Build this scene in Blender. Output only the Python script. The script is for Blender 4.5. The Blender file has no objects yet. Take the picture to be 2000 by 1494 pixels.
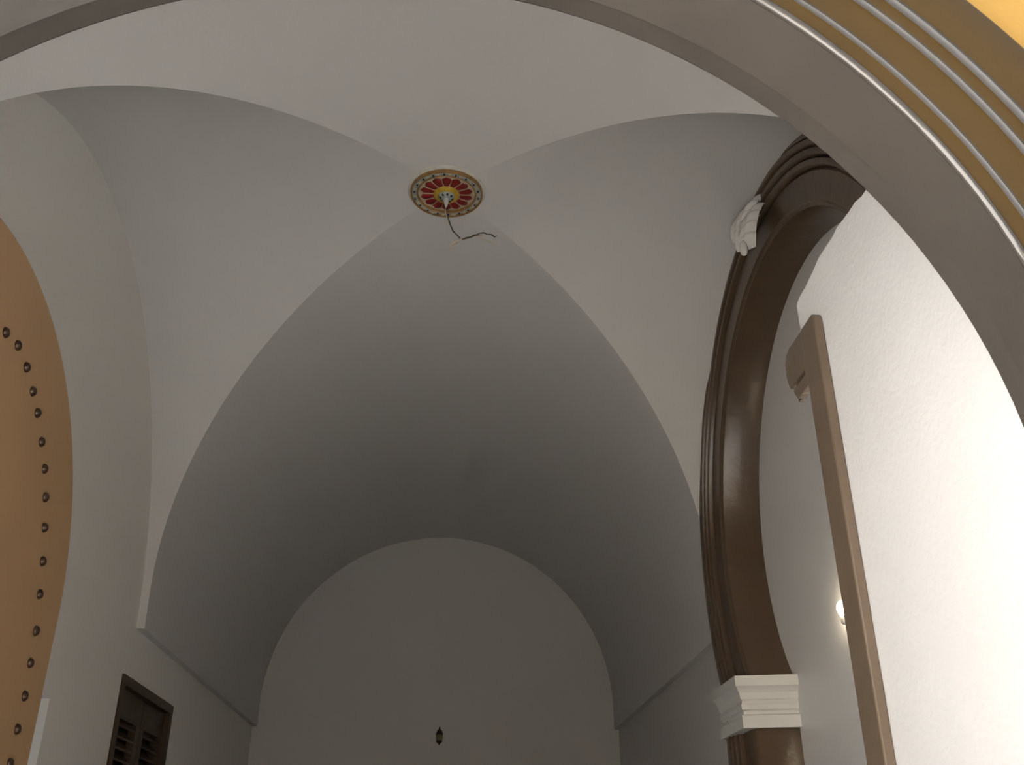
import bpy, bmesh, math, random
from mathutils import Vector, Matrix
random.seed(7)
scene = bpy.context.scene
COL = scene.collection
PI = math.pi
H = 1.6                                   # eye height; heights below are metres above the floor

# ------------------------------------------------------------------ camera
cam_d = bpy.data.cameras.new('camera')
cam_d.sensor_width = 36.0
cam_d.lens = 36.0 * 1920.0 / 2000.0
cam_d.clip_start = 0.02
cam = bpy.data.objects.new('camera', cam_d)
COL.objects.link(cam)
PITCH = math.atan((1729.3 - 747.0) / 1920.0)
YAW = math.atan((1000.0 - 861.15) / math.hypot(1920.0, 1729.3 - 747.0))
cam.location = (0, 0, H)
cam.rotation_euler = (PI / 2 + PITCH, 0, -YAW)
scene.camera = cam

# ------------------------------------------------------------------ sky, sun, exposure
world = bpy.data.worlds.new('sky')
scene.world = world
world.use_nodes = True
wn = world.node_tree.nodes
wn['Background'].inputs[0].default_value = (0.62, 0.80, 1.0, 1)
wn['Background'].inputs[1].default_value = 0.8
sun_d = bpy.data.lights.new('sun', 'SUN')
sun_d.energy = 42.0
sun_d.angle = math.radians(0.6)
sun_d.color = (1.0, 0.965, 0.93)
sun = bpy.data.objects.new('sun', sun_d)
COL.objects.link(sun)
sun.rotation_euler = Vector((-0.83, -0.02, -0.56)).to_track_quat('-Z', 'Y').to_euler()
vs = scene.view_settings
vs.view_transform = 'Standard'
vs.look = 'None'
vs.gamma = 1.0
vs.use_curve_mapping = False
vs.exposure = 0.1
scene.cycles.max_bounces = 6
scene.cycles.diffuse_bounces = 3
scene.cycles.glossy_bounces = 3
scene.cycles.use_adaptive_sampling = False
scene.cycles.use_denoising = True
scene.cycles.use_light_tree = False

# ------------------------------------------------------------------ materials
def material(name, color, rough=0.6, bump=0.0, scale=30.0, var=0.0, var_scale=3.0, spec=0.5, metal=0.0,
             stretch=None, coat=0.0, detail=4.0):
    m = bpy.data.materials.new(name)
    m.use_nodes = True
    nt = m.node_tree
    b = nt.nodes['Principled BSDF']
    b.inputs['Base Color'].default_value = (*color, 1)
    b.inputs['Roughness'].default_value = rough
    b.inputs['Specular IOR Level'].default_value = spec
    b.inputs['Metallic'].default_value = metal
    b.inputs['Coat Weight'].default_value = coat
    b.inputs['Coat Roughness'].default_value = 0.15
    tc = nt.nodes.new('ShaderNodeTexCoord')
    mp = nt.nodes.new('ShaderNodeMapping')
    nt.links.new(tc.outputs['Object'], mp.inputs['Vector'])
    if stretch:
        mp.inputs['Scale'].default_value = stretch
    if bump > 0:
        n = nt.nodes.new('ShaderNodeTexNoise')
        n.inputs['Scale'].default_value = scale
        n.inputs['Detail'].default_value = detail
        nt.links.new(mp.outputs['Vector'], n.inputs['Vector'])
        bp = nt.nodes.new('ShaderNodeBump')
        bp.inputs['Strength'].default_value = bump
        bp.inputs['Distance'].default_value = 0.01
        nt.links.new(n.outputs['Fac'], bp.inputs['Height'])
        nt.links.new(bp.outputs['Normal'], b.inputs['Normal'])
        nt.links.new(bp.outputs['Normal'], b.inputs['Coat Normal'])
    if var > 0:
        n2 = nt.nodes.new('ShaderNodeTexNoise')
        n2.inputs['Scale'].default_value = var_scale
        n2.inputs['Detail'].default_value = 6
        nt.links.new(mp.outputs['Vector'], n2.inputs['Vector'])
        r = nt.nodes.new('ShaderNodeValToRGB')
        r.color_ramp.elements[0].position = 0.3
        r.color_ramp.elements[1].position = 0.7
        lo = tuple(max(0, c * (1 - var)) for c in color)
        hi = tuple(min(1, c * (1 + var)) for c in color)
        r.color_ramp.elements[0].color = (*lo, 1)
        r.color_ramp.elements[1].color = (*hi, 1)
        nt.links.new(n2.outputs['Fac'], r.inputs['Fac'])
        nt.links.new(r.outputs['Color'], b.inputs['Base Color'])
    return m

M = {
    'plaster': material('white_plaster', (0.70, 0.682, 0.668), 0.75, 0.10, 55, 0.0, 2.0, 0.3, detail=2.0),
    'wall': material('lightened_plaster', (0.86, 0.83, 0.785), 0.75, 0.10, 55, 0.0, 2.0, 0.3, detail=2.0),  # hall plaster lightened in colour to make up for weak light on the left wall
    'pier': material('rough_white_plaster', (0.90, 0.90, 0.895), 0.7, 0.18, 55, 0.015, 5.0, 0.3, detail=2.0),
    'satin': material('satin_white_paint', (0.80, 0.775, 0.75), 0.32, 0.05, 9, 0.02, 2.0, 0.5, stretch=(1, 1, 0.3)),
    'brown': material('glossy_brown_paint', (0.095, 0.060, 0.035), 0.28, 0.25, 14, 0.10, 6.0, 0.5),
    'taupe': material('trim_paint_grey_sheen', (0.041, 0.036, 0.031), 0.34, 0.12, 18, 0.08, 5.0, 0.5),  # dark brown trim paint with its grey sheen put into the colour
    'bead_paint': material('trim_paint_bead', (0.050, 0.045, 0.040), 0.16, 0.10, 18, 0.08, 5.0, 0.6),  # same trim paint, grey sheen kept in the colour, made glossier
    'fillet': material('trim_paint_fillet', (0.034, 0.032, 0.031), 0.42, 0.08, 18, 0.08, 5.0, 0.4),  # same trim paint, darkened in colour to hold down its highlights
    'bronze': material('trim_paint_yellow_bounce', (0.052, 0.031, 0.009), 0.33, 0.08, 18, 0.08, 5.0, 0.25),  # same trim paint, yellow bounce on the front faces put into the colour
    'leaf': material('brown_door_paint', (0.33, 0.20, 0.10), 0.42, 0.03, 20, 0.05, 3.0, 0.5),
    'stud': material('bronze_stud', (0.045, 0.024, 0.013), 0.28, 0.05, 60, 0.2, 30, 0.5, metal=0.3),
    'beige': material('glossy_beige_paint', (0.145, 0.105, 0.072), 0.17, 0.16, 34, 0.06, 8.0, 0.5),
    'stucco': material('white_stucco', (0.72, 0.70, 0.66), 0.7, 0.08, 60, 0.02, 8.0, 0.3),
    'yellow': material('yellow_wall_paint', (0.37, 0.215, 0.052), 0.7, 0.15, 50, 0.06, 2.0, 0.3),
    'cream': material('cream_wall_paint', (0.82, 0.81, 0.80), 0.8, 0.0, 30, 0.0, 1.0, 0.3),
    'ochre': material('pale_ochre_paint', (0.58, 0.50, 0.38), 0.8, 0.0, 30, 0.0, 1.0, 0.3),
    'stone': material('courtyard_stone', (0.42, 0.415, 0.40), 0.8, 0.0, 12, 0.12, 1.5, 0.3),
    'tile': material('floor_tile', (0.26, 0.25, 0.24), 0.4, 0.0, 8, 0.08, 2.0, 0.5),
    'shutter': material('dark_brown_shutter_paint', (0.055, 0.034, 0.020), 0.45, 0.1, 40, 0.15, 8, 0.4),
    'dark': material('dark_interior', (0.012, 0.010, 0.008), 0.8),
    'gold': material('ochre_gilt', (0.30, 0.16, 0.05), 0.45, 0.3, 70, 0.3, 40, 0.5),
    'cream_glaze': material('cream_glaze', (0.50, 0.42, 0.28), 0.4, 0.2, 80, 0.15, 40, 0.5),
    'grey_glaze': material('grey_blue_glaze', (0.34, 0.38, 0.36), 0.4, 0.2, 80, 0.25, 50, 0.5),
    'red_glaze': material('red_glaze', (0.22, 0.014, 0.014), 0.35, 0.2, 60, 0.3, 30, 0.5),
    'yellow_glaze': material('yellow_glaze', (0.46, 0.30, 0.03), 0.4, 0.2, 60, 0.2, 40, 0.5),
    'black_glaze': material('dark_blue_glaze', (0.012, 0.014, 0.028), 0.3),
    'patina': material('grey_green_plaster_ring', (0.60, 0.58, 0.52), 0.8, 0.3, 60, 0.12, 20, 0.3),
    'white_knob': material('white_porcelain', (0.68, 0.66, 0.62), 0.35),
    'wire_white': material('frayed_white_wire', (0.58, 0.48, 0.38), 0.6, 0.2, 60, 0.25, 50),
    'wire_dark': material('dark_wire', (0.06, 0.05, 0.04), 0.5),
    'iron': material('dark_bronze', (0.03, 0.028, 0.018), 0.4, 0, metal=0.4),
    'brass_glass': material('amber_lantern_glass', (0.22, 0.19, 0.10), 0.2),
}
def emitter(name, color, strength):
    m = bpy.data.materials.new(name)
    m.use_nodes = True
    b = m.node_tree.nodes['Principled BSDF']
    b.inputs['Base Color'].default_value = (*color, 1)
    b.inputs['Emission Color'].default_value = (*color, 1)
    b.inputs['Emission Strength'].default_value = strength
    return m

# ------------------------------------------------------------------ helpers
def tag(o, label=None, cat=None, group=None, kind=None):
    if label: o['label'] = label
    if cat: o['category'] = cat
    if group: o['group'] = group
    if kind: o['kind'] = kind
    return o

def obj(name, verts, faces, mat, parent=None, smooth=False, angle=None, merge=True):
    me = bpy.data.meshes.new(name)
    me.from_pydata([tuple(v) for v in verts], [], faces)
    bm = bmesh.new(); bm.from_mesh(me)
    if merge: bmesh.ops.remove_doubles(bm, verts=bm.verts, dist=1e-6)
    bmesh.ops.recalc_face_normals(bm, faces=bm.faces)
    bm.to_mesh(me); bm.free()
    me.materials.append(M[mat] if isinstance(mat, str) else mat)
    o = bpy.data.objects.new(name, me)
    COL.objects.link(o)
    if smooth:
        for p in me.polygons: p.use_smooth = True
        if angle:
            me.set_sharp_from_angle(angle=math.radians(angle))
    if parent:
        o.parent = parent
        o.matrix_parent_inverse = Matrix.Translation(parent.location).inverted()
    return o

def empty(name, loc):
    o = bpy.data.objects.new(name, None)
    o.empty_display_size = 0.1
    o.location = loc
    COL.objects.link(o)
    return o

def box(x0, x1, y0, y1, z0, z1):
    v = [(x0,y0,z0),(x1,y0,z0),(x1,y1,z0),(x0,y1,z0),(x0,y0,z1),(x1,y0,z1),(x1,y1,z1),(x0,y1,z1)]
    f = [(0,3,2,1),(4,5,6,7),(0,1,5,4),(1,2,6,5),(2,3,7,6),(3,0,4,7)]
    return v, f

def join(*parts):
    V, Fs = [], []
    for v, f in parts:
        k = len(V); V += list(v); Fs += [tuple(i + k for i in q) for q in f]
    return V, Fs

def bevel(o, w, seg=2):
    m = o.modifiers.new('bevel', 'BEVEL'); m.width = w; m.segments = seg; m.limit_method = 'ANGLE'
    return o

def grid(rows, close=False):
    """rows: list of equal-length point lists"""
    V = [p for r in rows for p in r]; n = len(rows[0]); Fs = []
    for i in range(len(rows) - 1):
        for j in range(n - 1 + (1 if close else 0)):
            k = (j + 1) % n
            Fs.append((i*n+j, i*n+k, (i+1)*n+k, (i+1)*n+j))
    return V, Fs

def prism(poly, axis, a, b):
    """closed polygon of 2-D points extruded along an axis. axis x: (y,z); axis y: (x,z); axis z: (x,y)"""
    def P(p, t):
        return {'x': (t, p[0], p[1]), 'y': (p[0], t, p[1]), 'z': (p[0], p[1], t)}[axis]
    n = len(poly)
    V = [P(p, a) for p in poly] + [P(p, b) for p in poly]
    Fs = [tuple(range(n)), tuple(range(n, 2*n))] + [(i, (i+1) % n, n + (i+1) % n, n + i) for i in range(n)]
    return V, Fs

def lathe(profile, c, n=32, axis='z', closed_ends=True):
    """profile (r, t) turned about the axis through c"""
    rows = []
    for r, t in profile:
        row = []
        for k in range(n):
            a = 2*PI*k/n
            u, w = r*math.cos(a), r*math.sin(a)
            row.append({'z': (c[0]+u, c[1]+w, c[2]+t), 'x': (c[0]+t, c[1]+u, c[2]+w), 'y': (c[0]+u, c[1]+t, c[2]+w)}[axis])
        rows.append(row)
    V, Fs = grid(rows, True)
    if closed_ends:
        Fs += [tuple(range(n)), tuple(range((len(rows)-1)*n, len(rows)*n))]
    return V, Fs

def tube(pts, radii, n=8):
    pts = [Vector(p) for p in pts]; rows = []
    for i, p in enumerate(pts):
        t = (pts[min(i+1, len(pts)-1)] - pts[max(i-1, 0)]).normalized()
        u = t.cross(Vector((0.31, 0.9, 0.27))).normalized(); w = t.cross(u)
        r = radii if not isinstance(radii, (list, tuple)) else radii[i]
        rows.append([tuple(p + u*r*math.cos(2*PI*k/n) + w*r*math.sin(2*PI*k/n)) for k in range(n)])
    V, Fs = grid(rows, True)
    return V, Fs + [tuple(range(n)), tuple(range((len(rows)-1)*n, len(rows)*n))]

def horseshoe(c, r, z_imp, n=72, z_floor=0.0):
    """open outline: floor, jamb, horseshoe arc, jamb, floor in (u,z)"""
    a0 = -math.asin(min(1, (c[1] - z_imp) / r))
    pts = []
    for k in range(n + 1):
        a = PI - a0 - (PI - 2*a0) * k / n
        pts.append((c[0] + r*math.cos(a), c[1] + r*math.sin(a)))
    return [(pts[0][0], z_floor)] + pts + [(pts[-1][0], z_floor)]

def arc_sweep(section, c, axis, a0, a1, n=80, shift=None):
    """section: list of (r, depth); swept about centre c=(u,z)"""
    rows = []
    for k in range(n + 1):
        a = a0 + (a1 - a0) * k / n
        row = []
        for r, d in section:
            k2 = shift(d) if shift else 0.0
            row.append((c[0] - 0.017*k2 + r*math.cos(a), d, c[1] + 0.042*k2 + r*math.sin(a)))
        rows.append(row)
    return grid(rows)

def wall_with_hole(hole, c, rect, axis, d):
    """flat wall between an open outline standing on the floor and a rectangle (u0,u1,z0,z1)"""
    u0, u1, z0, z1 = rect; outer = []
    for (u, z) in hole:
        du, dz = u - c[0], z - c[1]
        ts = []
        if du > 1e-9: ts.append((u1 - c[0]) / du)
        if du < -1e-9: ts.append((u0 - c[0]) / du)
        if dz > 1e-9: ts.append((z1 - c[1]) / dz)
        if dz < -1e-9: ts.append((z0 - c[1]) / dz)
        t = min(ts); outer.append((c[0] + du*t, c[1] + dz*t))
    outer[0] = (u0, z0); outer[-1] = (u1, z0)
    # keep the rectangle's top corners
    for cu, cz in ((u0, z1), (u1, z1)):
        i = min(range(len(outer)), key=lambda q: (outer[q][0]-cu)**2 + (outer[q][1]-cz)**2)
        outer[i] = (cu, cz)
    def P(p): return (p[0], d, p[1]) if axis == 'y' else (d, p[0], p[1])
    return grid([[P(p) for p in hole], [P(p) for p in outer]])

# ------------------------------------------------------------------ the vaulted hall
X0 = -0.0715                 # axis of the hall
R = 1.6                      # radius of the long barrel vault
ZC = H + 1.4325              # its centre
ZS = H + 1.2595              # springing ledge
YC, A = 3.875, 1.684         # centre and half depth of the crossing bay
ZCC = H + 1.213
B = ZC + R - ZCC             # height of the cross vault
YEND = 9.296
YFRONT = 1.30
XL, XR = X0 - R - 0.045, X0 + R + 0.042
NB = 40

def h1(x):
    return ZC + math.sqrt(max(0.0, R*R - (x - X0)**2))
def y_groin(h):
    return A * math.sqrt(max(0.0, 1 - ((h - ZCC) / B)**2))

thetas = [PI * k / (2*NB) for k in range(2*NB + 1)]
def barrel_rows(y_of, n):
    rows = []
    # stilted foot, arc, stilted foot
    feet = [ZS, ZS + (ZC - ZS) * 0.5]
    for z in feet: rows.append((X0 - R, z))
    for t in thetas: rows.append((X0 - R*math.cos(t), ZC + R*math.sin(t)))
    for z in reversed(feet): rows.append((X0 + R, z))
    out = []
    for x, z in rows:
        ya, yb = y_of(z)
        out.append([(x, ya + (yb - ya)*j/n, z) for j in range(n + 1)])
    return grid(out)

far_v = barrel_rows(lambda z: (YC + y_groin(z), YEND), 10)
near_v = barrel_rows(lambda z: (YFRONT, YC - y_groin(z)), 6)
def cross_rows(side):
    xw = XL if side < 0 else XR
    rows = []
    for k in range(2*NB + 1):
        ts0 = math.asin((ZS - ZCC) / B)
        t = ts0 + (PI - 2*ts0) * k / (2*NB)
        y, z = YC - A*math.cos(t), ZCC + B*math.sin(t)
        if z <= ZC: xg = X0 + side*R
        else: xg = X0 + side*math.sqrt(max(0, R*R - (z - ZC)**2))
        rows.append([(xg + (xw - xg)*j/8, y, z) for j in range(9)])
    return grid(rows)
ledge = join(*[(lambda xa, xb: ([(xa, ya, ZS), (xb, ya, ZS), (xb, yb, ZS), (xa, yb, ZS)], [(0,1,2,3)]))(xa, xb)
               for xa, xb in ((X0 - R, XL - 0.02), (X0 + R, XR + 0.02))
               for ya, yb in ((YFRONT, YC - A*0.999), (YC + A*0.999, YEND))])
ends = []
for s in (-1, 1):           # the narrow return where the long vault stands proud of the bay walls
    xa, xb = X0 + s*R, (XL - 0.02 if s < 0 else XR + 0.02)
    for yy in (YC - A, YC + A):
        ends.append(([(xa, yy, ZS - 0.05 + 0.05), (xb, yy, ZS), (xb, yy, ZC), (xa, yy, ZC)], [(0,1,2,3)]))
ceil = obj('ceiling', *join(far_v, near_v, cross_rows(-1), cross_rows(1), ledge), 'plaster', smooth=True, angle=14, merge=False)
tag(ceil, 'pale groin vault over the crossing bay with a barrel vault running behind', 'vaulted ceiling', kind='structure')

# roof slab keeps the daylight out above the vault
roof = obj('roof', *box(-6, 6, 1.12, YEND + 0.3, 5.3, 5.45), 'cream')
tag(roof, 'flat roof slab above the vault', 'roof', kind='structure')

floor = obj('floor', *box(-6, 6, 1.10, YEND + 0.2, -0.10, 0.0), 'tile')
tag(floor, 'grey tiled floor of the vaulted hall', 'floor', kind='structure')

# left wall with a door recess (Y 3.3 - 4.55) and a shuttered window
def rect_wall(x, d_out, y0, y1, z1, holes):
    """wall at x facing the hall made of boxes around rectangular holes (ya,yb,za,zb)"""
    parts = []; cur = y0
    xa, xb = sorted((x, x + d_out))
    for ya, yb, za, zb in sorted(holes):
        parts.append(box(xa, xb, cur, ya, 0, z1))
        parts.append(box(xa, xb, ya, yb, zb, z1))
        if za > 0: parts.append(box(xa, xb, ya, yb, 0, za))
        cur = yb
    parts.append(box(xa, xb, cur, y1, 0, z1))
    return join(*parts)
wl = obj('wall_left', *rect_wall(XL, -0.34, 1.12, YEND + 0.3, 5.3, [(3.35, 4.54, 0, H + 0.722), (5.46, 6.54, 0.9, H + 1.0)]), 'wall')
tag(wl, 'white plaster side wall with the shuttered window and a door recess', 'wall', kind='structure')
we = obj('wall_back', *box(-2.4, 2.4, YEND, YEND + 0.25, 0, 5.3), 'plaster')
tag(we, 'plain white end wall with a semicircular top under the barrel vault', 'wall', kind='structure')

# right wall with the horseshoe arch recess
RC = (3.95, H + 1.60)
R_IN, R_BACK, R_OUT = 1.19, 1.14, 1.44
Z_IMP_T, Z_IMP_B = H + 0.915, H + 0.675
XF = 1.46                     # face of the brown moulding
XB = 1.70                     # back wall of the recess
holeR = horseshoe(RC, 1.30, Z_IMP_T)
wr = obj('wall_right', *wall_with_hole(holeR, RC, (1.12, YEND + 0.3, 0, 5.3), 'x', XR), 'plaster')
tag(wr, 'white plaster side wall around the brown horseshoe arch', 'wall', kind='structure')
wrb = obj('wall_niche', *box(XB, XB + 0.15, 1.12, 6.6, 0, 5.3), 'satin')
tag(wrb, 'smooth grey white wall inside the brown horseshoe arch', 'wall', kind='structure')

# ------------------------------------------------------------------ front wall and its arch
FC = (-0.143, H + 0.483)
FR = 1.013
YO = 1.115                   # outer face of the front wall
Z_FIMP = H - 0.02
holeF = horseshoe(FC, 1.16, Z_FIMP)
wf = join(wall_with_hole(holeF, FC, (-6, 6, 0, 5.3), 'y', YO), wall_with_hole(horseshoe(FC, 1.03, Z_FIMP), FC, (-6, 6, 0, 5.3), 'y', YFRONT))
wfo = obj('wall_front', *wf, 'yellow')
tag(wfo, 'yellow painted outer wall around the entrance arch', 'wall', kind='structure')

# architrave of the entrance: soffit, bead, stepped rings (each a part)
aF = math.asin((FC[1] - Z_FIMP) / FR)
tr = empty('trim_1', (FC[0], YO, 0))
tag(tr, 'taupe moulded architrave of the near entrance arch', 'arch moulding', kind='structure')
def ring_part(name, section, c, axis, a, parent, mat, n=96, z_floor=0.0):
    V, Fs = arc_sweep(section, c, axis, -a, PI + a, n, lambda d: min(1.0, max(0.0, (1.25 - d) / 0.12)))   # the arch flares a little towards the outside
    # straight jambs below the horseshoe
    n_s = len(section)
    for start, sgn in ((0, 1), (n, -1)):
        top = V[start*n_s:(start+1)*n_s]
        low = [(p[0], p[1], z_floor) for p in top]
        v2, f2 = grid([top, low]); V, Fs = join((V, Fs), (v2, f2))
    return obj(name, V, Fs, mat, parent, smooth=True, angle=35)
ring_part('soffit', [(1.06, 1.303), (1.012, 1.303), (1.0095, 1.299), (1.0125, 1.256), (1.0095, 1.2555), (1.012, 1.140)], FC, 'y', aF, tr, 'taupe')
ring_part('bead', [(1.013, 1.142), (1.0105, 1.139), (1.0095, 1.135), (1.0110, 1.131), (1.0145, 1.1285), (1.0185, 1.1285), (1.0205, 1.131)], FC, 'y', aF, tr, 'bead_paint')
ring_part('cove', [(1.0195, 1.132), (1.0230, 1.1315), (1.0380, 1.1300), (1.0475, 1.1285), (1.0483, 1.127)], FC, 'y', aF, tr, 'bronze')
ring_part('fillet', [(1.0475, 1.1290), (1.0485, 1.1225), (1.0500, 1.1208), (1.0530, 1.1205)], FC, 'y', aF, tr, 'fillet')
ring_part('fascia', [(1.0525, 1.1206), (1.078, 1.1190), (1.1080, 1.1150)], FC, 'y', aF, tr, 'bronze')
ring_part('fillet', [(1.1070, 1.1155), (1.1080, 1.1080), (1.1100, 1.1056), (1.1130, 1.1052)], FC, 'y', aF, tr, 'fillet')
ring_part('fascia', [(1.1125, 1.1053), (1.122, 1.1045), (1.1350, 1.1030)], FC, 'y', aF, tr, 'bronze')
ring_part('fillet', [(1.1340, 1.1035), (1.1350, 1.0960), (1.1375, 1.0930), (1.1410, 1.0925), (1.1425, 1.0938)], FC, 'y', aF, tr, 'fillet')
ring_part('outer_band', [(1.1420, 1.0938), (1.165, 1.0920), (1.220, 1.0850), (1.228, 1.0880), (1.230, 1.1180)], FC, 'y', aF, tr, 'bronze')

# ------------------------------------------------------------------ brown horseshoe arch on the right wall
aR = math.asin((RC[1] - Z_IMP_T) / R_IN)
tr2 = empty('trim_2', (XF, RC[0], 0))
tag(tr2, 'glossy dark brown horseshoe arch with reeded moulding', 'arch moulding', kind='structure')
def arch_part(name, section, mat='brown'):
    # the arc down to the impost, then the pilaster below it with a straight jamb
    V, Fs = [], []
    rows = []; n = 84
    for k in range(n + 1):
        t = k / n
        row = []
        for r, d in section:
            a0 = -math.asin((RC[1] - Z_IMP_T) / r)
            a = a0 + (PI - 2*a0)*t
            row.append((d, RC[0] + r*math.cos(a), RC[1] + r*math.sin(a)))
        rows.append(row)
    V, Fs = grid(rows)
    parts = [(V, Fs)]
    for row in (rows[0], rows[-1]):
        parts.append(grid([row, [(p[0], p[1], 0.0) for p in row]]))
    return obj(name, *join(*parts), mat, tr2, smooth=True, angle=40)
arch_part('soffit', [(1.140, XB + 0.01), (1.143, 1.66), (1.172, 1.512), (1.176, 1.505), (1.190, 1.500), (1.196, 1.494)])
arch_part('fascia', [(1.194, 1.496), (1.200, 1.490), (1.322, 1.487), (1.328, 1.492), (1.336, 1.500)])
for k, (r0, r1, d) in enumerate(((1.336, 1.378, 1.464), (1.378, 1.420, 1.454), (1.420, 1.460, 1.446))):
    mid = (r0 + r1) / 2
    arch_part('reed', [(r0, 1.500), (r0 + 0.002, d + 0.014), (r0 + 0.008, d + 0.003), (mid, d), (r1 - 0.008, d + 0.003), (r1 - 0.002, d + 0.014), (r1, 1.500)])
arch_part('outer_band', [(1.460, 1.500), (1.462, 1.456), (1.466, 1.452), (1.500, 1.452), (1.505, 1.458), (1.507, XR + 0.01)])

# white impost mouldings on both jambs
def impost(side):
    y_in = RC[0] + side*math.sqrt(R_IN**2 - (RC[1] - Z_IMP_T)**2)
    y_out = RC[0] + side*math.sqrt(1.507**2 - (RC[1] - Z_IMP_T)**2)
    y_bk = RC[0] + side*math.sqrt(R_BACK**2 - (RC[1] - Z_IMP_T)**2)
    hh = Z_IMP_T - Z_IMP_B
    prof = [(0.00, 0.030), (0.24, 0.030), (0.27, 0.016), (0.33, 0.014), (0.36, 0.026), (0.45, 0.030), (0.50, 0.022),
            (0.53, 0.020), (0.56, 0.030), (0.62, 0.034), (0.68, 0.036), (0.72, 0.044), (0.78, 0.052), (0.80, 0.060), (1.00, 0.060)]
    rows = []
    for t, e in prof:
        z = Z_IMP_B + hh*t
        yi = y_in - side*e
        yb = y_bk - side*e
        yo = y_out + side*e*0.4
        xf = XF - e*0.9
        rows.append([(XB + 0.005, yb, z), (xf, yi, z), (xf, yo, z), (XB + 0.005, yo, z)])
    V, Fs = grid(rows, True)
    n = len(rows)
    Fs += [(0,1,2,3), tuple(range((n-1)*4, n*4))]
    return obj('impost', V, Fs, 'stucco', tr2, smooth=True, angle=30)
o = impost(1); o['label'] = 'white stepped impost moulding'
o = impost(-1); o['label'] = 'white stepped impost moulding'

# ------------------------------------------------------------------ bright white pier and the beige post before it
def pier_outline():
    pts = [(1.31, 0.0), (1.31, H + 1.66)]
    for k in range(31):
        t = k / 30
        y = 1.45 + (2.79 - 1.45)*t
        z = H + 1.79 - 0.09*((y - 2.44)/0.5)**2 if y < 2.44 else H + 1.79 - 0.030*((y - 2.44)/0.35)**2
        pts.append((y + (random.uniform(-.004, .004) if 0 < k < 30 else 0), z + random.uniform(-.006, .006)))
    for k in range(1, 9):
        pts.append((2.79 - 0.006*min(k, 3)/3 + random.uniform(-.003, .003), H + 1.755 - k*0.06))
    pts.append((2.785, 0.0))
    return pts
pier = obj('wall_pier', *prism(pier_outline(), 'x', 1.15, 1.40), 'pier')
tag(pier, 'brightly lit rough white plaster wall behind the beige post', 'wall', kind='structure')

z1 = H + 1.615
post = empty('door_post', (1.134, 2.66, 0.0))
tag(post, 'glossy beige wooden post with a grooved cap against the bright white wall', 'post')
shaft = obj('shaft', *prism([(2.600, 0.0), (2.600, z1 - 0.02), (2.604, z1 - 0.008), (2.614, z1), (2.720, z1), (2.720, 0.0)], 'x', 1.118, 1.1495), 'beige', post)
bevel(shaft, 0.013, 5)
cap = obj('cap', *join(box(1.138, 1.1492, 2.70, 2.868, z1 - 0.190, z1 - 0.10), prism([(2.640, z1 - 0.002), (2.84, z1), (2.872, z1 - 0.010), (2.892, z1 - 0.036), (2.898, z1 - 0.075), (2.890, z1 - 0.112), (2.876, z1 - 0.135),
            (2.735, z1 - 0.135), (2.735, z1 - 0.152), (2.852, z1 - 0.152), (2.846, z1 - 0.170), (2.826, z1 - 0.195), (2.735, z1 - 0.195), (2.700, z1 - 0.215), (2.640, z1 - 0.215)], 'x', 1.1195, 1.1490)), 'beige', post)
bevel(cap, 0.003, 2)

# ------------------------------------------------------------------ studded door leaf on the left
def leaf_outline(inset=0.0):
    c = (2.27, H + 0.72); r = 0.842 - inset
    pts = [(c[0] - r, 0.02)]
    for k in range(61):
        a = PI - PI*k/60
        pts.append((c[0] + r*math.cos(a), c[1] + r*math.sin(a)))
    pts.append((c[0] + r, 0.02))
    return pts
dr = empty('door_1', (-1.2, 2.27, 0.0))
tag(dr, 'open brown door leaf with a round top and a row of bronze studs', 'door', kind='structure')
lf = obj('leaf', *prism(leaf_outline(), 'x', -1.255, -1.2), 'leaf', dr)
bevel(lf, 0.004, 2)
stud_far = [(2.27, 1.325), (2.35, 1.31), (2.43, 1.315), (2.51, 1.29), (2.58, 1.25), (2.64, 1.21), (2.71, 1.15), (2.77, 1.09), (2.82, 1.02), (2.86, 0.94), (2.90, 0.85),
            (2.93, 0.76), (2.96, 0.66), (2.97, 0.57), (2.98, 0.48), (2.98, 0.39), (2.98, 0.30)]
z = 0.21
while z > -1.5:
    stud_far.append((2.98, z)); z -= 0.09
stud_pts = stud_far + [(4.54 - y, zz) for y, zz in stud_far[1:]]
sv, sf = lathe([(0.0152*math.sin(PI/2*k/7) + 1e-5, 0.0125*math.cos(PI/2*k/7)) for k in range(8)], (0, 0, 0), 18, 'x')
stud_mesh = None
for y, zz in stud_pts:
    if stud_mesh is None:
        s = obj('stud', sv, sf, 'stud', dr, smooth=True)
        stud_mesh = s.data
        s.matrix_parent_inverse = Matrix.Identity(4)
    else:
        s = bpy.data.objects.new('stud', stud_mesh); COL.objects.link(s); s.parent = dr
    s.location = (0.0, y - 2.27, H + zz)

# ------------------------------------------------------------------ louvred shutters in the left wall
win = empty('window_1', (XL, 5.96, 0.9))
tag(win, 'dark brown louvred window shutters in the white side wall', 'window', kind='structure')
WY0, WY1, WZ0, WZ1 = 5.46, 6.54, 0.9, H + 1.0
fx0, fx1 = XL - 0.09, XL + 0.012
obj('frame_jamb', *box(fx0, fx1, WY0, WY0 + 0.055, WZ0, WZ1), 'shutter', win)
obj('frame_jamb', *box(fx0, fx1, WY1 - 0.055, WY1, WZ0, WZ1), 'shutter', win)
obj('frame_head', *box(fx0, fx1, WY0 + 0.055, WY1 - 0.055, WZ1 - 0.05, WZ1), 'shutter', win)
obj('frame_sill', *box(fx0, fx1 + 0.02, WY0 + 0.055, WY1 - 0.055, WZ0, WZ0 + 0.06), 'shutter', win)
obj('backing', *box(XL - 0.13, XL - 0.092, WY0, WY1, WZ0, WZ1), 'dark', win)
mid = (WY0 + WY1) / 2
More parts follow.
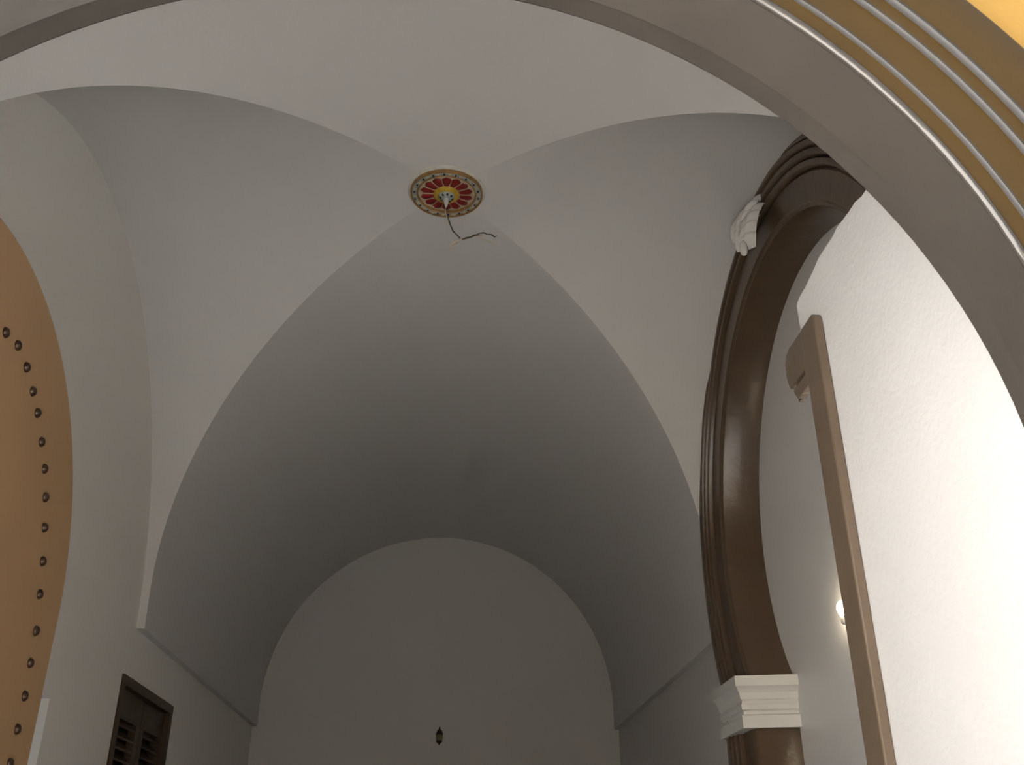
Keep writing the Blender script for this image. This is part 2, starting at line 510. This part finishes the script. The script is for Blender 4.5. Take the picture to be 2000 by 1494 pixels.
for ya, yb in ((WY0 + 0.058, mid - 0.004), (mid + 0.004, WY1 - 0.058)):
    lo, hi = WZ0 + 0.065, WZ1 - 0.054
    sw = 0.075
    xa, xb = XL - 0.060, XL - 0.018
    leafo = obj('shutter_leaf', *join(box(xa, xb, ya, ya + sw, lo, hi), box(xa, xb, yb - sw, yb, lo, hi),
                                      box(xa, xb, ya + sw, yb - sw, hi - 0.15, hi), box(xa, xb, ya + sw, yb - sw, lo, lo + 0.15)), 'shutter', win)
    zz = lo + 0.16
    while zz < hi - 0.16:
        V, Fs = prism([(xa - 0.014, zz + 0.048), (xb - 0.004, zz), (xb, zz + 0.010), (xa - 0.010, zz + 0.058)], 'y', ya + sw, yb - sw)
        obj('slat', V, Fs, 'shutter', leafo)
        zz += 0.056

# ------------------------------------------------------------------ ceiling rosette
RX, RY, RZ = X0, YC, ZC + R
ro = empty('ceiling_rosette', (RX, RY, RZ))
tag(ro, 'painted round ceiling rosette with red petals at the centre of the vault', 'ceiling rose')
c = (RX, RY, RZ)
obj('plaster_ring', *lathe([(0.192, 0.01), (0.192, -0.004), (0.186, -0.010), (0.172, -0.012), (0.172, 0.01)], c, 64), 'patina', ro, smooth=True, angle=40)
obj('rim', *lathe([(0.177, 0.0), (0.177, -0.024), (0.175, -0.031), (0.171, -0.031), (0.168, -0.025), (0.166, 0.0)], c, 64), 'gold', ro, smooth=True, angle=40)
obj('bead_band', *lathe([(0.169, 0.0), (0.169, -0.022), (0.158, -0.029), (0.145, -0.024), (0.145, 0.0)], c, 64), 'grey_glaze', ro, smooth=True, angle=40)
obj('inner_rim', *lathe([(0.146, 0.0), (0.146, -0.028), (0.143, -0.031), (0.139, -0.027), (0.138, 0.0)], c, 64), 'gold', ro, smooth=True, angle=40)
obj('dish', *lathe([(0.141, -0.005), (0.141, -0.016), (0.09, -0.020), (0.04, -0.024), (0.001, -0.024), (0.001, -0.005)], c, 64), 'cream_glaze', ro, smooth=True, angle=40)
dot = lathe([(0.0001, -0.006), (0.004, -0.005), (0.0058, 0.0), (0.0058, 0.004)], (0, 0, 0), 10)
dm = None
for k in range(18):
    a = 2*PI*(k + 0.3)/18
    if dm is None:
        d = obj('dot', *dot, 'black_glaze', ro, smooth=True); dm = d.data; d.matrix_parent_inverse = Matrix.Identity(4)
    else:
        d = bpy.data.objects.new('dot', dm); COL.objects.link(d); d.parent = ro
    d.location = (0.157*math.cos(a), 0.157*math.sin(a), -0.028)
sq = box(-0.006, 0.006, -0.008, 0.008, -0.003, 0.003); dm = None
for k in range(18):
    a = 2*PI*(k + 0.8)/18
    if dm is None:
        d = obj('cream_tablet', *sq, 'cream_glaze', ro); dm = d.data; d.matrix_parent_inverse = Matrix.Identity(4)
    else:
        d = bpy.data.objects.new('cream_tablet', dm); COL.objects.link(d); d.parent = ro
    d.location = (0.157*math.cos(a), 0.157*math.sin(a), -0.027); d.rotation_euler = (0, 0, a)
# petals: lobed pointed tongues, raised in the middle
def petal():
    ts = [0, .12, .3, .5, .68, .82, .92, 1.0]
    ws = [.0105, .0135, .0170, .0205, .0230, .0225, .0165, .006]
    rows = []
    for t, w in zip(ts, ws):
        x = 0.058 + 0.070*t
        rows.append([(x - (0.004 if abs(u) > .9 else 0), w*u, -0.020 - 0.009*(1 - u*u)*math.sin(PI*(0.12 + 0.8*t))) for u in (-1, -.6, 0, .6, 1)])
    return grid(rows)
pm = None
for k in range(14):
    a = 2*PI*(k + 0.5)/14
    if pm is None:
        d = obj('petal', *petal(), 'red_glaze', ro, smooth=True); pm = d.data; d.matrix_parent_inverse = Matrix.Identity(4)
    else:
        d = bpy.data.objects.new('petal', pm); COL.objects.link(d); d.parent = ro
    d.rotation_euler = (0, 0, a)
rib = prism([(-0.0013, -0.018), (0.0013, -0.018), (0.0008, -0.025), (-0.0008, -0.025)], 'x', 0.058, 0.118); rm = None
for k in range(14):
    a = 2*PI*k/14
    if rm is None:
        d = obj('petal_rib', *rib, 'cream_glaze', ro); rm = d.data; d.matrix_parent_inverse = Matrix.Identity(4)
    else:
        d = bpy.data.objects.new('petal_rib', rm); COL.objects.link(d); d.parent = ro
    d.rotation_euler = (0, 0, a)
obj('yellow_ring', *lathe([(0.064, -0.016), (0.064, -0.028), (0.056, -0.036), (0.042, -0.038), (0.038, -0.032), (0.036, -0.016)], c, 48), 'yellow_glaze', ro, smooth=True, angle=40)
obj('boss', *lathe([(0.039, -0.018), (0.039, -0.036), (0.030, -0.046), (0.016, -0.052), (0.001, -0.053)], c, 40), 'grey_glaze', ro, smooth=True, angle=40)
dm = None
for k in range(8):
    a = 2*PI*(k + .2)/8
    if dm is None:
        d = obj('boss_dot', *dot, 'black_glaze', ro, smooth=True); dm = d.data; d.matrix_parent_inverse = Matrix.Identity(4)
    else:
        d = bpy.data.objects.new('boss_dot', dm); COL.objects.link(d); d.parent = ro
    d.location = (0.029*math.cos(a), 0.029*math.sin(a), -0.046)
obj('hook_cup', *lathe([(0.012, -0.045), (0.013, -0.060), (0.0105, -0.074), (0.007, -0.090), (0.003, -0.102), (0.0005, -0.104)], c, 24), 'white_knob', ro, smooth=True, angle=50)

# loose wire hanging from the rosette with a frayed end
wr_ = empty('hanging_wire', (RX, RY, RZ - 0.09))
tag(wr_, 'loose frayed electric wire dangling from the ceiling rosette', 'wire')
def Zp(x, z, y=3.88): return (x, y, H + z)
obj('cord', *tube([Zp(-0.073, 2.935), Zp(-0.071, 2.90), Zp(-0.062, 2.865), Zp(-0.047, 2.83), Zp(-0.030, 2.795), Zp(-0.012, 2.768), Zp(0.004, 2.750)], 0.0030, 7), 'wire_white', wr_, smooth=True)
obj('cord', *tube([Zp(-0.069, 2.93, 3.874), Zp(-0.066, 2.895, 3.874), Zp(-0.056, 2.86, 3.874), Zp(-0.046, 2.822, 3.874), Zp(-0.034, 2.79, 3.874), Zp(-0.010, 2.765, 3.874), Zp(0.000, 2.752, 3.874)], 0.0026, 7), 'wire_dark', wr_, smooth=True)
obj('frayed_end', *tube([Zp(-0.045, 2.708), Zp(-0.036, 2.722), Zp(-0.020, 2.735), Zp(0.000, 2.746), Zp(0.025, 2.752), Zp(0.055, 2.768), Zp(0.085, 2.775), Zp(0.105, 2.772)], [.003, .005, .006, .0065, .005, .005, .004, .002], 7), 'wire_white', wr_, smooth=True)
obj('frayed_end', *tube([Zp(0.010, 2.742, 3.87), Zp(0.030, 2.752, 3.87), Zp(0.050, 2.757, 3.87), Zp(0.070, 2.770, 3.87), Zp(0.095, 2.773, 3.87)], [.002, .0045, .004, .0045, .0015], 7), 'wire_dark', wr_, smooth=True)
obj('bare_strand', *tube([Zp(0.060, 2.770), Zp(0.095, 2.790), Zp(0.115, 2.793), Zp(0.130, 2.785), Zp(0.150, 2.784), Zp(0.165, 2.772), Zp(0.178, 2.776)], [.002, .0028, .004, .002, .0038, .004, .001], 7), 'wire_dark', wr_, smooth=True)
obj('bare_strand', *tube([Zp(0.100, 2.758), Zp(0.125, 2.752), Zp(0.150, 2.738), Zp(0.170, 2.730), Zp(0.188, 2.733)], [.002, .0025, .003, .003, .001], 7), 'wire_white', wr_, smooth=True)
obj('bare_strand', *tube([Zp(-0.045, 2.708), Zp(-0.034, 2.704), Zp(-0.028, 2.712), Zp(-0.010, 2.728)], [.004, .003, .0025, .002], 7), 'wire_white', wr_, smooth=True)

# ------------------------------------------------------------------ acanthus ornament at the crown of the brown arch
ac = empty('leaf_ornament', (1.45, 3.84, H + 2.85))
ac.location.z = H + 2.63
tag(ac, 'white plaster acanthus leaf at the crown of the brown arch', 'ornament')
def leaf_blade(name, y_c, z_top, z_bot, width, x_top, x_mid, x_tip, lobes, lean):
    n, m = 40, 16
    rows = []
    for i in range(n + 1):
        t = i / n
        z = z_top + (z_bot - z_top)*t
        env = max(0.08, math.sin(PI*(0.20 + 0.78*t))**0.75)
        saw = (t*lobes) % 1.0
        w = width*env*(0.84 + 0.20*math.sin(PI*saw))
        xo = (1-t)**2*x_top + 2*t*(1-t)*(2*x_mid - 0.5*x_top - 0.5*x_tip) + t*t*x_tip
        fr, bk = [], []
        for j in range(m + 1):
            u = -1 + 2*j/m
            ridge = 0.010*abs(math.cos(2.5*PI*u)) + 0.012*math.exp(-(u/0.15)**2)
            x = xo + 0.045*u*u - ridge
            y = y_c + lean*t + w*u
            zz = z - 0.030*(1 - abs(u)) + 0.012*abs(u)*math.sin(PI*saw)
            fr.append((x, y, zz)); bk.append((x + 0.024 + ridge, y, zz))
        rows.append(fr + list(reversed(bk)))
    V, Fs = grid(rows, True)
    L = len(rows[0])
    Fs += [tuple(range(L)), tuple(range((len(rows)-1)*L, len(rows)*L))]
    return obj(name, V, Fs, 'stucco', ac, smooth=True, angle=60)
leaf_blade('upper_leaf', 3.86, H + 3.02, H + 2.78, 0.105, 1.44, 1.345, 1.335, 4, -0.03)
leaf_blade('lower_leaf', 3.79, H + 2.93, H + 2.68, 0.080, 1.40, 1.335, 1.325, 4, -0.03)
obj('nub', *lathe([(0.004, -0.040), (0.015, -0.032), (0.019, -0.01), (0.018, 0.02), (0.010, 0.05)], (1.335, 3.755, H + 2.67), 16), 'stucco', ac, smooth=True)

# ------------------------------------------------------------------ lantern on the end wall
sc_ = empty('wall_lantern', (-0.053, YEND - 0.06, H + 1.09))
tag(sc_, 'small dark lantern fixed to the plain end wall', 'wall lamp')
SC = (-0.053, YEND - 0.07, H + 1.18)
obj('back_plate', *lathe([(0.026, 0.0), (0.026, -0.010), (0.018, -0.016)], (SC[0], YEND, SC[2] + 0.04), 20, 'y'), 'iron', sc_, smooth=True, angle=40)
obj('arm', *tube([(SC[0], YEND - 0.01, SC[2] + 0.05), (SC[0], YEND - 0.04, SC[2] + 0.075), (SC[0], YEND - 0.07, SC[2] + 0.075), (SC[0], YEND - 0.07, SC[2] + 0.06)], 0.006), 'iron', sc_, smooth=True)
obj('cap', *lathe([(0.003, 0.072), (0.008, 0.060), (0.012, 0.052), (0.026, 0.034), (0.033, 0.016), (0.031, 0.010)], SC, 8), 'iron', sc_)
obj('glass', *lathe([(0.028, 0.012), (0.030, -0.01), (0.025, -0.040)], SC, 8), 'brass_glass', sc_)
obj('base', *lathe([(0.027, -0.038), (0.028, -0.047), (0.019, -0.055), (0.008, -0.063), (0.002, -0.074)], SC, 8), 'iron', sc_)

# ------------------------------------------------------------------ glowing shape added for an unexplained bright spot on the niche wall
lp = empty('niche_glow', (XB, 4.08, H + 1.06))
tag(lp, 'added glowing shape for a bright spot on the grey wall, half hidden by the beige post', 'glow spot')
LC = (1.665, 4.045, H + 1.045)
obj('glow_body', *lathe([(0.0005, 0.034), (0.014, 0.030), (0.023, 0.016), (0.026, 0.0), (0.022, -0.018), (0.013, -0.034)], LC, 20), emitter('spot_glow', (1.0, 0.86, 0.62), 65.0), lp, smooth=True)  # emissive stand-in for the bright spot, no known lamp here
obj('glow_base', *lathe([(0.014, -0.032), (0.016, -0.038), (0.016, -0.06), (0.010, -0.066)], LC, 16), 'stucco', lp, smooth=True, angle=40)
obj('glow_arm', *tube([(LC[0], LC[1], LC[2] - 0.06), (LC[0] + 0.012, LC[1], LC[2] - 0.075), (XB + 0.002, LC[1], LC[2] - 0.075)], 0.006), 'stucco', lp, smooth=True)

# ------------------------------------------------------------------ unseen courtyard (behind and beside the camera), walls added to steer daylight
gr = obj('ground', *box(-14, 14, -16, 1.10, -0.12, -0.02), 'stone')
tag(gr, 'pale stone paving of the courtyard outside the entrance', 'ground', kind='structure')
cl = obj('wall_bounce_left', *box(-4.3, -4.0, -12, 1.1, -0.02, 5.0), 'cream')  # added so its sunlit face bounces light onto the pier
tag(cl, 'unseen sunlit cream wall added outside the entrance to bounce light inside', 'wall', kind='structure')
cb = obj('wall_unseen_back', *box(-4.0, 6.0, -4.8, -4.5, -0.02, 4.0), 'ochre')  # set close and out of the sun to weaken light reaching the end wall
tag(cb, 'unseen ochre wall opposite the entrance, placed to limit light deep inside', 'wall', kind='structure')
